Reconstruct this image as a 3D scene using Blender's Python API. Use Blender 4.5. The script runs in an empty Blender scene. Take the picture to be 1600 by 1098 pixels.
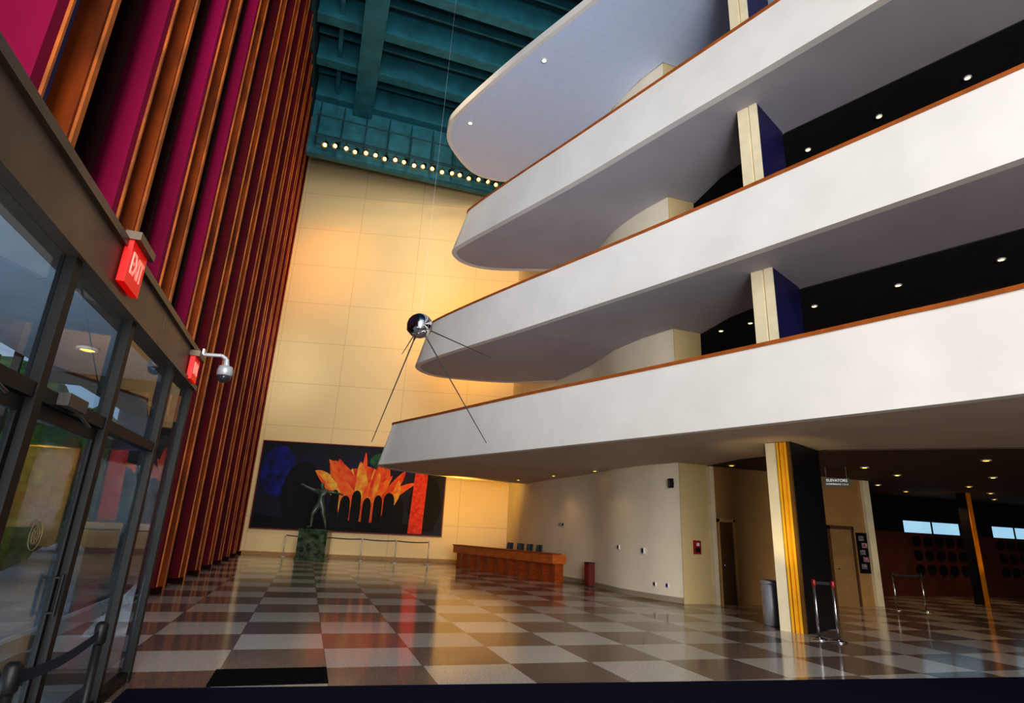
import bpy, bmesh, math, random
from mathutils import Vector, Matrix
random.seed(7)
S=bpy.context.scene
COL=S.collection
S.view_settings.view_transform='Standard'
try: S.view_settings.look='Medium High Contrast'
except Exception: pass

# ---------------------------------------------------------------- materials
def lin(c):
    return tuple(((v/255.)/12.92 if v/255.<=0.04045 else ((v/255.+0.055)/1.055)**2.4) for v in c)
MATS={}
def mat(name,rgb,rough=0.5,metal=0.0,var=0.08,scale=3.0,bump=0.0,emit=None,estr=0.0,coat=0.0,stretch=None,rgb2=None,spec=None):
    if name in MATS: return MATS[name]
    m=bpy.data.materials.new(name); m.use_nodes=True
    nt=m.node_tree; N=nt.nodes; L=nt.links
    b=N['Principled BSDF']
    tc=N.new('ShaderNodeTexCoord'); mp=N.new('ShaderNodeMapping'); L.new(tc.outputs['Object'],mp.inputs[0])
    if stretch: mp.inputs['Scale'].default_value=stretch
    nz=N.new('ShaderNodeTexNoise'); nz.inputs['Scale'].default_value=scale; nz.inputs['Detail'].default_value=4
    L.new(mp.outputs[0],nz.inputs['Vector'])
    mx=N.new('ShaderNodeMix'); mx.data_type='RGBA'
    c=lin(rgb)
    if rgb2: c2=lin(rgb2); c1=c
    else:
        c1=tuple(v*(1-var) for v in c); c2=tuple(min(1,v*(1+var)) for v in c)
    mx.inputs[6].default_value=(*c1,1); mx.inputs[7].default_value=(*c2,1)
    cr=N.new('ShaderNodeMapRange'); cr.inputs[1].default_value=0.35; cr.inputs[2].default_value=0.65
    L.new(nz.outputs['Fac'],cr.inputs[0]); L.new(cr.outputs[0],mx.inputs[0])
    L.new(mx.outputs[2],b.inputs['Base Color'])
    b.inputs['Roughness'].default_value=rough; b.inputs['Metallic'].default_value=metal
    if spec is not None: b.inputs['Specular IOR Level'].default_value=spec
    if coat: b.inputs['Coat Weight'].default_value=coat; b.inputs['Coat Roughness'].default_value=0.05
    if emit:
        b.inputs['Emission Color'].default_value=(*lin(emit),1); b.inputs['Emission Strength'].default_value=estr
    if bump:
        bp=N.new('ShaderNodeBump'); bp.inputs['Strength'].default_value=bump; bp.inputs['Distance'].default_value=0.02
        L.new(nz.outputs['Fac'],bp.inputs['Height']); L.new(bp.outputs[0],b.inputs['Normal'])
    MATS[name]=m; return m
def glassmat(name,tint,refl=0.9,base=0.05):
    m=bpy.data.materials.new(name); m.use_nodes=True; nt=m.node_tree; N=nt.nodes; L=nt.links
    N.clear(); o=N.new('ShaderNodeOutputMaterial'); t=N.new('ShaderNodeBsdfTransparent'); g=N.new('ShaderNodeBsdfGlossy')
    g.inputs['Roughness'].default_value=0.0; t.inputs[0].default_value=(*tint,1)
    lw=N.new('ShaderNodeLayerWeight'); lw.inputs[0].default_value=0.5
    p=N.new('ShaderNodeMath'); p.operation='POWER'; p.inputs[1].default_value=4.0; L.new(lw.outputs['Facing'],p.inputs[0])
    q=N.new('ShaderNodeMath'); q.operation='MULTIPLY_ADD'; q.inputs[1].default_value=refl; q.inputs[2].default_value=base; L.new(p.outputs[0],q.inputs[0])
    mx=N.new('ShaderNodeMixShader'); L.new(q.outputs[0],mx.inputs[0]); L.new(t.outputs[0],mx.inputs[1]); L.new(g.outputs[0],mx.inputs[2]); L.new(mx.outputs[0],o.inputs[0])
    return m
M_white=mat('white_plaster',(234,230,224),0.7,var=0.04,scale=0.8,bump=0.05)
M_soffit=mat('shaded_white_plaster',(182,177,184),0.75,var=0.05,scale=0.6)  # same paint as the parapets; underside shading is put into the grey
M_soffitw=mat('warm_shaded_plaster',(200,182,168),0.75,var=0.05,scale=0.6)  # lowest soffit: shade and warm light mixed into the plaster colour
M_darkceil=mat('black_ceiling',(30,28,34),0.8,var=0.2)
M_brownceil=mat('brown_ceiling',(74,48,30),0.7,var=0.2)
M_sidewall=mat('cream_plaster',(242,230,206),0.7,var=0.03,scale=1.0)
M_brownwall=mat('tan_wall',(168,130,80),0.6,var=0.06)
M_darkwall=mat('dark_brown_wall',(80,36,22),0.5,var=0.2)
M_wood=mat('orange_wood',(156,72,28),0.35,var=0.25,scale=4,stretch=(1,1,8))
M_rail=mat('rail_wood',(166,92,38),0.4,var=0.15)
M_teal=mat('teal_paint',(40,108,120),0.6,var=0.2,scale=1.5)
M_tealdk=mat('dark_teal_paint',(18,62,74),0.7,var=0.2,scale=1.5)
M_black=mat('black_metal',(14,14,16),0.45,var=0.1)
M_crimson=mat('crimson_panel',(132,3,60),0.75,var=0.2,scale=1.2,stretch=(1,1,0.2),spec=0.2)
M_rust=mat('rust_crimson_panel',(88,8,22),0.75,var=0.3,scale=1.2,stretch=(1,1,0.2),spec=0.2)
M_orange=mat('bronze_mullion',(132,60,16),0.7,var=0.5,scale=2.5,stretch=(1,1,0.3),spec=0.2)
M_gold_lit_edge=mat('gold_lit_edge',(170,92,28),0.6,0.0,var=0.35,scale=2)  # bronze-orange trim, with warm light on the front edges put into the colour
M_maroon=mat('maroon_mullion',(34,4,8),0.8,var=0.3,spec=0.1)
M_bronze=mat('dark_bronze_frame',(92,78,66),0.4,0.5,var=0.2,scale=2)
M_frame=mat('dark_aluminium',(16,15,15),0.5,0.0,var=0.1,spec=0.3)
M_steel=mat('brushed_steel',(190,190,195),0.25,1.0,var=0.05)
M_steelr=mat('satin_steel',(215,215,218),0.45,0.7,var=0.05)
M_mirror=mat('polished_steel',(225,225,230),0.04,1.0,var=0.02)
M_navy=mat('navy_panel',(22,20,66),0.5,var=0.15)
M_warmlit=mat('warm_lit_stone',(240,178,40),0.4,var=0.08)  # pale stone; the warm light on it is coloured in as yellow
M_cream=mat('cream_stone',(232,218,184),0.5,var=0.05)
M_carpet=mat('navy_carpet',(14,15,36),0.95,var=0.2,scale=60,spec=0.1)
M_mat=mat('black_rubber',(7,7,9),0.95,var=0.2,scale=30,spec=0.1)
M_green=mat('green_marble',(34,52,38),0.15,var=0.2,scale=5,rgb2=(86,100,78))
M_bronzest=mat('patinated_bronze',(78,92,84),0.4,0.35,var=0.35,scale=8)
M_red=mat('red_paint',(140,24,20),0.4)
M_redglow=mat('lit_letters',(250,170,160),0.5,emit=(255,110,90),estr=0.5)
M_redface=mat('red_sign_face',(170,10,8),0.4,emit=(255,12,8),estr=0.35)
M_lamp=mat('warm_lamp',(255,215,140),0.5,emit=(255,186,84),estr=9)
M_lampy=mat('yellow_lamp',(255,205,90),0.5,emit=(255,190,60),estr=6)
M_lampw=mat('white_lamp',(255,230,180),0.5,emit=(255,206,120),estr=8)
M_plastic=mat('white_plastic',(200,200,202),0.4)
M_silver=mat('silver_paint',(170,172,176),0.35,0.3)
M_dkglass=mat('dark_dome',(46,46,52),0.08)
M_leaf=mat('foliage',(30,96,24),0.8,var=0.5,scale=6,rgb2=(96,150,48))
M_bark=mat('bark',(70,52,38),0.9)
M_plaza=mat('plaza_stone',(170,170,172),0.8,var=0.1)
M_glass=glassmat('clear_glass',(0.76,0.82,0.86),0.42,0.03)
M_clear=glassmat('outer_glass',(0.88,0.93,0.96),0.25,0.02)
M_tint=glassmat('tinted_glass',(0.12,0.16,0.22),0.3,0.02)
M_sky=mat('bright_window',(175,215,235),0.4,emit=(160,205,230),estr=0.8)
M_gold=mat('gold_emblem',(120,104,66),0.5,0.3)

def m_floor():
    m=bpy.data.materials.new('checker_terrazzo'); m.use_nodes=True; nt=m.node_tree; N=nt.nodes; L=nt.links
    b=N['Principled BSDF']; tc=N.new('ShaderNodeTexCoord'); mp=N.new('ShaderNodeMapping')
    T=1.12
    mp.inputs['Location'].default_value=(-0.44/T,-7.72/T+1,0.5); mp.inputs['Scale'].default_value=(1/T,1/T,1)
    L.new(tc.outputs['Object'],mp.inputs[0])
    ch=N.new('ShaderNodeTexChecker'); ch.inputs['Scale'].default_value=1
    ch.inputs['Color1'].default_value=(1,1,1,1); ch.inputs['Color2'].default_value=(0,0,0,1)
    L.new(mp.outputs[0],ch.inputs[0])
    sn=N.new('ShaderNodeVectorMath'); sn.operation='FLOOR'; L.new(mp.outputs[0],sn.inputs[0])
    wn=N.new('ShaderNodeTexWhiteNoise'); L.new(sn.outputs[0],wn.inputs['Vector'])
    nz=N.new('ShaderNodeTexNoise'); nz.inputs['Scale'].default_value=55; nz.inputs['Detail'].default_value=3; L.new(tc.outputs['Object'],nz.inputs[0])
    def mixc(a,bb,fac):
        x=N.new('ShaderNodeMix'); x.data_type='RGBA'
        for i,v in ((6,a),(7,bb)):
            if isinstance(v,tuple): x.inputs[i].default_value=(*lin(v),1)
            else: L.new(v,x.inputs[i])
        L.new(fac,x.inputs[0]); return x.outputs[2]
    dark=mixc((114,98,90),(136,116,102),wn.outputs['Value'])
    light=mixc((178,172,164),(202,194,184),wn.outputs['Value'])
    base=mixc(dark,light,ch.outputs['Fac'])
    fr=N.new('ShaderNodeVectorMath'); fr.operation='FRACTION'; L.new(mp.outputs[0],fr.inputs[0])
    sx=N.new('ShaderNodeSeparateXYZ'); L.new(fr.outputs[0],sx.inputs[0])
    def edge(o):
        a=N.new('ShaderNodeMath'); a.operation='SUBTRACT'; L.new(o,a.inputs[0]); a.inputs[1].default_value=0.5
        c=N.new('ShaderNodeMath'); c.operation='ABSOLUTE'; L.new(a.outputs[0],c.inputs[0])
        e=N.new('ShaderNodeMath'); e.operation='GREATER_THAN'; L.new(c.outputs[0],e.inputs[0]); e.inputs[1].default_value=0.494
        return e.outputs[0]
    mm=N.new('ShaderNodeMath'); mm.operation='MAXIMUM'; L.new(edge(sx.outputs[0]),mm.inputs[0]); L.new(edge(sx.outputs[1]),mm.inputs[1])
    j=mixc(base,(120,108,96),mm.outputs[0])
    mr=N.new('ShaderNodeMapRange'); mr.inputs[1].default_value=0.35; mr.inputs[2].default_value=0.65; mr.inputs[3].default_value=0.7; mr.inputs[4].default_value=1.15
    L.new(nz.outputs['Fac'],mr.inputs[0])
    sp=N.new('ShaderNodeVectorMath'); sp.operation='SCALE'; L.new(j,sp.inputs[0]); L.new(mr.outputs[0],sp.inputs['Scale'])
    L.new(sp.outputs[0],b.inputs['Base Color'])
    b.inputs['Roughness'].default_value=0.13; b.inputs['Specular IOR Level'].default_value=0.42
    bp=N.new('ShaderNodeBump'); bp.inputs['Strength'].default_value=0.015; n2=N.new('ShaderNodeTexNoise'); n2.inputs['Scale'].default_value=1.5
    L.new(tc.outputs['Object'],n2.inputs[0]); L.new(n2.outputs[0],bp.inputs['Height']); L.new(bp.outputs[0],b.inputs['Normal'])
    return m
M_floor=m_floor()
def m_grid(name,rgb,lrgb,sx,sz,ox,oz,w,axes=(0,2),rough=0.6,rgb2=None):
    m=bpy.data.materials.new(name); m.use_nodes=True; nt=m.node_tree; N=nt.nodes; L=nt.links
    b=N['Principled BSDF']; tc=N.new('ShaderNodeTexCoord'); s=N.new('ShaderNodeSeparateXYZ'); L.new(tc.outputs['Object'],s.inputs[0])
    outs=[]
    for ax,sp,of in ((axes[0],sx,ox),(axes[1],sz,oz)):
        a=N.new('ShaderNodeMath'); a.operation='SUBTRACT'; L.new(s.outputs[ax],a.inputs[0]); a.inputs[1].default_value=of
        c=N.new('ShaderNodeMath'); c.operation='PINGPONG'; L.new(a.outputs[0],c.inputs[0]); c.inputs[1].default_value=sp/2
        e=N.new('ShaderNodeMath'); e.operation='LESS_THAN'; L.new(c.outputs[0],e.inputs[0]); e.inputs[1].default_value=w
        outs.append(e.outputs[0])
    mm=N.new('ShaderNodeMath'); mm.operation='MAXIMUM'; L.new(outs[0],mm.inputs[0]); L.new(outs[1],mm.inputs[1])
    nz=N.new('ShaderNodeTexNoise'); nz.inputs['Scale'].default_value=0.4; L.new(tc.outputs['Object'],nz.inputs[0])
    x0=N.new('ShaderNodeMix'); x0.data_type='RGBA'; x0.inputs[6].default_value=(*lin(rgb),1); x0.inputs[7].default_value=(*lin(rgb2 or rgb),1); L.new(nz.outputs['Fac'],x0.inputs[0])
    x=N.new('ShaderNodeMix'); x.data_type='RGBA'; L.new(x0.outputs[2],x.inputs[6]); x.inputs[7].default_value=(*lin(lrgb),1); L.new(mm.outputs[0],x.inputs[0])
    L.new(x.outputs[2],b.inputs['Base Color']); b.inputs['Roughness'].default_value=rough
    return m
M_back=m_grid('cream_panels',(238,212,162),(216,188,138),3.35,2.24,4.0,6.2,0.018,rough=0.5,rgb2=(232,204,150))
M_tilesoff=m_grid('pale_blue_tiles',(212,226,252),(204,218,246),0.6,0.6,0,0,0.01,axes=(0,1),rough=0.6)

# ---------------------------------------------------------------- mesh helpers
def link(o,parent=None):
    COL.objects.link(o)
    if parent is not None: o.parent=parent
    return o
def mobj(name,V,F,m,parent=None,smooth=False):
    me=bpy.data.meshes.new(name); me.from_pydata([tuple(v) for v in V],[],F); me.update()
    bm=bmesh.new(); bm.from_mesh(me); bmesh.ops.recalc_face_normals(bm,faces=bm.faces); bm.to_mesh(me); bm.free()
    if smooth:
        for p in me.polygons: p.use_smooth=True
    if m: me.materials.append(m)
    return link(bpy.data.objects.new(name,me),parent)
class G:
    def __init__(s): s.V=[];s.F=[]
    def add(s,V,F):
        o=len(s.V); s.V+= [tuple(v) for v in V]; s.F+=[tuple(i+o for i in f) for f in F]; return s
    def box(s,x0,x1,y0,y1,z0,z1,M=None):
        V=[Vector((x,y,z)) for x in (x0,x1) for y in (y0,y1) for z in (z0,z1)]
        if M is not None: V=[M@v for v in V]
        return s.add(V,[(0,1,3,2),(4,6,7,5),(0,4,5,1),(2,3,7,6),(0,2,6,4),(1,5,7,3)])
    def tube(s,p0,p1,r0,r1=None,n=12,cap=True):
        r1=r0 if r1 is None else r1
        p0=Vector(p0);p1=Vector(p1);a=(p1-p0).normalized()
        t=Vector((0,0,1)) if abs(a.z)<0.9 else Vector((1,0,0))
        e=a.cross(t).normalized(); g=a.cross(e)
        V=[];F=[]
        for p,r in ((p0,r0),(p1,r1)):
            for i in range(n):
                th=2*math.pi*i/n; V.append(p+e*math.cos(th)*r+g*math.sin(th)*r)
        for i in range(n): F.append((i,(i+1)%n,n+(i+1)%n,n+i))
        if cap: F+= [tuple(range(n)),tuple(range(n,2*n))]
        return s.add(V,F)
    def lathe(s,prof,c=(0,0,0),n=20):
        V=[];F=[]
        for r,z in prof:
            for i in range(n):
                th=2*math.pi*i/n; V.append((c[0]+r*math.cos(th),c[1]+r*math.sin(th),c[2]+z))
        for k in range(len(prof)-1):
            for i in range(n): F.append((k*n+i,k*n+(i+1)%n,(k+1)*n+(i+1)%n,(k+1)*n+i))
        F.append(tuple(range(n))); F.append(tuple(range((len(prof)-1)*n,len(prof)*n)))
        return s.add(V,F)
    def prism(s,poly,z0,z1):
        n=len(poly); V=[(x,y,z0) for x,y in poly]+[(x,y,z1) for x,y in poly]
        F=[tuple(range(n)),tuple(range(n,2*n))]+[(i,(i+1)%n,n+(i+1)%n,n+i) for i in range(n)]
        return s.add(V,F)
    def out(s,name,m,parent=None,smooth=False): return mobj(name,s.V,s.F,m,parent,smooth)
def bx(name,x0,x1,y0,y1,z0,z1,m,parent=None,bev=0.0):
    o=G().box(x0,x1,y0,y1,z0,z1).out(name,m,parent)
    if bev:
        b=o.modifiers.new('b','BEVEL'); b.width=bev; b.segments=2
    return o
def tag(o,label,cat,group=None):
    o['label']=label; o['category']=cat
    if group: o['group']=group
    return o
def struct(o,label=None):
    o['kind']='structure'
    if label: o['label']=label
    return o
def empty(name,loc=(0,0,0)):
    e=bpy.data.objects.new(name,None); e.location=loc; e.empty_display_size=0.1; COL.objects.link(e); return e
def clone(root):
    r=root.copy(); COL.objects.link(r)
    def rec(a,b):
        for c in a.children:
            d=c.copy(); COL.objects.link(d); d.parent=b; rec(c,d)
    rec(root,r); return r
def catmull(P,n=8):
    out=[]
    for i in range(len(P)-1):
        p0=Vector(P[max(i-1,0)]);p1=Vector(P[i]);p2=Vector(P[i+1]);p3=Vector(P[min(i+2,len(P)-1)])
        for k in range(n):
            t=k/n
            v=0.5*((2*p1)+(-p0+p2)*t+(2*p0-5*p1+4*p2-p3)*t*t+(-p0+3*p1-3*p2+p3)*t**3)
            out.append((v.x,v.y))
    out.append(tuple(P[-1])); return out
def offset(P,d):
    out=[]
    for i,p in enumerate(P):
        a=Vector(P[max(i-1,0)]);b=Vector(P[min(i+1,len(P)-1)]); t=(b-a).normalized()
        out.append((p[0]+t.y*d,p[1]-t.x*d))
    return out
def ribbon(name,B,z0,T,z1,o,i,m,parent=None):
    Bo=offset(B,o);Bi=offset(B,i);To=offset(T,o);Ti=offset(T,i); n=len(B)
    V=[(x,y,z0) for x,y in Bo]+[(x,y,z1) for x,y in To]+[(x,y,z1) for x,y in Ti]+[(x,y,z0) for x,y in Bi]
    F=[]
    for k in range(n-1):
        for r in range(4):
            r2=(r+1)%4; F.append((r*n+k,r*n+k+1,r2*n+k+1,r2*n+k))
    F+=[(0,n,2*n,3*n),(n-1,2*n-1,3*n-1,4*n-1)]
    ob=mobj(name,V,F,m,parent,True)
    if hasattr(ob.data,'set_sharp_from_angle'): ob.data.set_sharp_from_angle(angle=math.radians(40))
    return ob

# ---------------------------------------------------------------- room shell
H=24.6
struct(bx('floor',-3.3,32,-8,34,-0.2,0,M_floor),'glossy checkerboard terrazzo floor of grey-brown and pale tiles')
struct(bx('ceiling',-4,32,-8,34,H,H+0.3,M_tealdk),'dark teal painted ceiling slab')
P0=Vector((-3.3,31.75)); P1=Vector((9.6,28.75)); wd=(P1-P0).normalized(); wang=math.atan2(wd.y,wd.x); wl=(P1-P0).length
wb=G().box(0,wl,0,0.3,0,H).out('wall_back',M_back); wb.location=(P0.x,P0.y,0); wb.rotation_euler=(0,0,wang); struct(wb,'tall cream panelled wall washed by warm light')
MW=Matrix.Translation((P0.x,P0.y,0))@Matrix.Rotation(wang,4,'Z')
bb=G().box(0.5,wl-0.2,-0.03,0,0,0.15).out('baseboard_back',M_brownwall); bb.matrix_world=MW; struct(bb)
cw=catmull([(9.65,14.1),(9.32,15.2),(9.12,16.8),(9.25,18.9),(9.12,21),(9.0,23),(9.1,25),(9.5,28.7)],8)
inn=[(x+0.4,y) for x,y in cw]
wc=G().prism(cw+inn[::-1],0,H).out('wall_side',M_sidewall); struct(wc,'curved cream plaster wall beside the reception desk')
o=ribbon('baseboard_side',cw[::-1],0,cw[::-1],0.14,-0.0,-0.03,M_brownwall); struct(o)
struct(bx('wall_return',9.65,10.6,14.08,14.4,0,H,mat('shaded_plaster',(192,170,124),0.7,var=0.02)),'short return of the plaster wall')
struct(bx('wall_elevator',10.6,16.3,14.0,14.3,0,3.64,M_brownwall),'tan wall with doors under the balcony')
struct(bx('trim_1',10.55,10.68,13.93,14.08,0,3.62,M_cream))
struct(bx('trim_2',16.15,16.4,13.9,14.4,0,3.62,M_cream))
struct(bx('wall_far',16.3,31.6,17.2,17.5,0,2.28,M_darkwall),'dark brown lobby wall with round discs')
struct(bx('wall_far_top',16.3,31.6,17.2,17.5,2.72,3.64,M_black))
struct(bx('wall_corner',16.2,16.4,14.4,17.2,0,3.64,M_darkwall))
for i,(xa,xb) in enumerate(((21.8,25.0),(26.7,29.6))):
    w=bx('window_%d'%(i+1),xa,xb,17.3,17.35,2.28,2.72,M_sky); struct(w,'high window strip with bright daylight')
    for k in range(3):
        x=xa+0.05+k*(xb-xa-0.1)/2; struct(bx('trim_%d'%(100+i*5+k),x-0.03,x+0.03,17.27,17.3,2.28,2.72,M_black))
for i,(xa,xb) in enumerate(((16.3,21.8),(25.0,26.7),(29.6,31.6))):
    struct(bx('trim_%d'%(i+3),xa,xb,17.2,17.5,2.28,2.72,M_black))
struct(bx('wall_right',31.7,32,-8,20,0,H,M_darkwall))
struct(bx('wall_light_block',11.8,31.7,-8.3,-8.0,0,H,M_darkwall),'added dark wall behind the view that shuts out light')  # added unseen wall, keeps sky light off the right-hand soffits
struct(bx('wall_upper',10.6,31.7,20.1,20.4,3.95,H,mat('black_wall',(26,24,34),0.7)))
for k,(x0,x1) in enumerate(((10.76,11.22),(14.65,15.5))):
    d=bx('door_%d'%(k+1),x0,x1,13.95,14.0,0,2.12,mat('brown_door',(96,66,38),0.4) if k==0 else mat('beige_door',(150,118,76),0.5)); struct(d,'plain door set in the tan wall')
    G().box(x0-0.06,x0,13.9,14.0,0,2.2).box(x1,x1+0.06,13.9,14.0,0,2.2).box(x0-0.06,x1+0.06,13.9,14.0,2.12,2.22).out('door_frame',mat('tan_frame',(186,150,98),0.5) if k==0 else mat('brown_frame',(92,62,36),0.5),d)
    G().tube((x0+0.1,13.9,1.0),(x0+0.22,13.9,1.0),0.015).tube((x0+0.1,13.95,1.0),(x0+0.1,13.9,1.0),0.012).out('handle',M_steel,d)
dm=mat('dark_disc',(14,10,10),0.4)
for r in range(3):
    for x in (18.4,19.0,19.6,22.3,22.9,23.5,24.1,24.7,27.0,27.6,28.2,28.8,29.4):
        z=1.98-r*0.52
        o=G().tube((x,17.2,z),(x,17.12,z),0.19,0.19,20).out('wall_disc',dm)
        tag(o,'round black disc mounted on the dark brown wall','wall disc','discs on the lobby wall')

# ---------------------------------------------------------------- balconies
def balcony(label,B,T,z0,z1,dark,mface,msoff,mdark,rail=True,wallpts=()):
    B=catmull(B,8);T=catmull(T,8)
    Bi=offset(B,0.13)
    poly=Bi+list(wallpts)+[(9.2,18.9),(9.08,16.8),(9.28,15.2),(9.6,14.06),(10.62,14.06),(10.62,20.05),(31.65,20.05),(31.65,-7.9)]
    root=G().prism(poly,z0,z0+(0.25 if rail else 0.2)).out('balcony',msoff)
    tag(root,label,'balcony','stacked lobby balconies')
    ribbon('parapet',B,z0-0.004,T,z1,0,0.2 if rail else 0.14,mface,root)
    if rail: ribbon('handrail',T,z1,T,z1+0.07,-0.035,0.24,M_rail,root)
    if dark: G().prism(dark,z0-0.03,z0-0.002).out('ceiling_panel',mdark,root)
    return root,B
dk=[(10.63,14.0),(10.5,12.6),(10.75,10.2),(12.6,5.6),(14.6,0),(17,-7.8),(31.5,-7.8),(31.5,20),(10.64,20)]
dk1=[(10.6,13.85),(10.4,12.5),(10.7,10.0),(13.2,7.6),(17,3.5),(22,-7.8),(31.5,-7.8),(31.5,17.1),(16.5,17.1),(16.5,13.85)]
Z1,Z2,Z3,Z4=3.66,7.65,12.2,17.6
tip1=[(2.1,21.5),(2.5,22.6),(3.4,23.4),(5.3,24.3),(9.02,24.9)]
b1=[(11.2,-7.9),(10.5,-2),(9.6,1.6),(8.75,4.85),(8.25,6.4),(7.5,8.4),(6.5,10.95),(4.9,14.85),(3.4,18.4),(2.35,20.9)]+tip1
t1=[(11.2,-7.9),(10.5,-2),(9.7,1.6),(8.9,4.85),(8.35,6.4),(7.58,8.45),(6.55,11.0),(4.95,14.9),(3.6,18.5),(2.65,20.9),(2.5,21.5),(2.9,22.3),(3.8,22.9),(5.5,23.8),(9.02,24.4)]
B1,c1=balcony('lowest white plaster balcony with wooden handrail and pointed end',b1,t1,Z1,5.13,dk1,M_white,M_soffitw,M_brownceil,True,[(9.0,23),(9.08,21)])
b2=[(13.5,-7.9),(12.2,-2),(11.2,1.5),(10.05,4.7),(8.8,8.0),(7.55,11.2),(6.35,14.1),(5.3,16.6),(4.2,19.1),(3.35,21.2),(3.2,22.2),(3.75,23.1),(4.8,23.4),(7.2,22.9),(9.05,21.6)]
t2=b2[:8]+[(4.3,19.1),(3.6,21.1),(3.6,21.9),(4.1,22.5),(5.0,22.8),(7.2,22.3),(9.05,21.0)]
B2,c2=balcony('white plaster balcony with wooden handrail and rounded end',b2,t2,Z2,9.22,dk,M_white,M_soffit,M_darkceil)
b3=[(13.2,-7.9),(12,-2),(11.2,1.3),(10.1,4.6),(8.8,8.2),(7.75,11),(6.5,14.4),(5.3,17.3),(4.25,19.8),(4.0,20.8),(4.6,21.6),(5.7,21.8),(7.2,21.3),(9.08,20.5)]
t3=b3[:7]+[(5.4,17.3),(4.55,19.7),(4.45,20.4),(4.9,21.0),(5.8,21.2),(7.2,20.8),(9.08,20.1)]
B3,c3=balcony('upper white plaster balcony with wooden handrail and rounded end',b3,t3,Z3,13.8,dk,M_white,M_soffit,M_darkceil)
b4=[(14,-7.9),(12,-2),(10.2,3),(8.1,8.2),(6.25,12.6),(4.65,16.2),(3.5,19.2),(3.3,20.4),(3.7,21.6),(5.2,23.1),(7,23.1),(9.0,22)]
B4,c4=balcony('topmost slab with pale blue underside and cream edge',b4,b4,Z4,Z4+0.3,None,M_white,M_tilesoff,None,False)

def downlights(pts,z,m,group,r=0.09,label='small round recessed ceiling downlight, lit'):
    for k,(x,y) in enumerate(pts):
        o=G().lathe([(r*1.5,0),(r*1.5,-0.025),(r*1.05,-0.03),(r*1.05,-0.01),(r,-0.01)],(0,0,0),20).out('downlight',M_plastic,None,True)
        o.location=(x,y,z-0.006)
        G().lathe([(r,-0.012),(r,-0.02),(r*0.6,-0.028)],(0,0,0),16).out('lamp_disc',m,o)
        tag(o,label,'downlight',group)
downlights([(13.8,5.4),(13.1,7.1),(12.4,8.8),(11.8,10.5),(11.1,12.2),(16.2,9),(17.5,5.5),(15.5,12)],Z3-0.03,M_lampw,'downlights under the third balcony',0.055)
downlights([(13.9,5.5),(13.2,7.3),(12.5,9.1),(11.8,10.9),(11.2,12.6),(10.9,13.5),(16,9.5),(17,6),(15.2,13)],Z2-0.03,M_lampw,'downlights under the second balcony',0.055)
downlights([(5.7,15.5),(4.1,19.7),(8.2,9.6),(10.9,12.5),(11.6,10.8)],Z4,M_lampw,'downlights in the topmost slab',0.07)
downlights([(8.4,20.2),(8.8,17.6),(8.0,23)],Z1,M_lampy,'downlights above the reception desk',0.06)
downlights([(10.8,13.3),(13.5,11.5),(15.5,12.2),(14.2,9.0),(17.5,11),(17.5,14.5),(19.5,13),(20,15.5),(22,14),(19,9),(22.5,11),(24.5,15.5),(16.5,8),(20.6,10.4),(25,12.8)],Z1-0.03,M_lampy,'downlights in the brown lobby ceiling',0.07)

# ---------------------------------------------------------------- columns
e1=Vector((0.42,-0.91,0)).normalized(); e2=Vector((0.91,0.42,0)).normalized()
A=Vector((9.1,10.06,0))
MC=Matrix(((e1.x,e2.x,0,A.x),(e1.y,e2.y,0,A.y),(0,0,1,0),(0,0,0,1)))
r=G().box(0,0.5,0,1.5,0,Z4-0.02).out('column',M_navy); r.matrix_world=MC
tag(r,'tall dark blue column with cream edge and ribs coloured as warmly lit','column','lobby columns')
zt1=Z1-0.01
G().box(0.0,0.22,-0.06,-0.001,0,zt1).out('pale_cladding',M_cream,r)
G().box(0.24,0.28,-0.09,-0.001,0,zt1).box(0.22,0.44,-0.03,-0.001,0,zt1).box(0.31,0.35,-0.09,-0.001,0,zt1).box(0.39,0.44,-0.07,-0.001,0,zt1).out('ribbed_strip',M_warmlit,r)
G().box(0.44,0.5,-0.07,-0.001,0,zt1).out('edge_cladding',mat('bronze_cladding',(110,76,24),0.4),r)
G().box(0.5,0.52,-0.01,1.5,0,zt1).out('dark_cladding',M_black,r)
G().box(0.0,0.26,-0.06,-0.001,Z1+0.3,Z4-0.02).box(0.3,0.49,-0.06,-0.001,Z1+0.3,Z4-0.02).box(0.26,0.3,-0.03,-0.001,Z1+0.3,Z4-0.02).out('upper_cladding',M_cream,r)
r=G().box(-0.1,0.06,-0.1,0.3,0,Z1-0.04).out('column',M_black); r.location=(21.7,14.6,0)
tag(r,'dark slim column with orange lit edge in the far lobby','column','lobby columns')
G().box(-0.2,-0.02,-0.14,-0.1,0,Z1-0.04).out('ribbed_strip',mat('amber_lit_stone',(206,130,30),0.4),r)  # orange light along the edge is painted as the strip's colour

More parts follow.
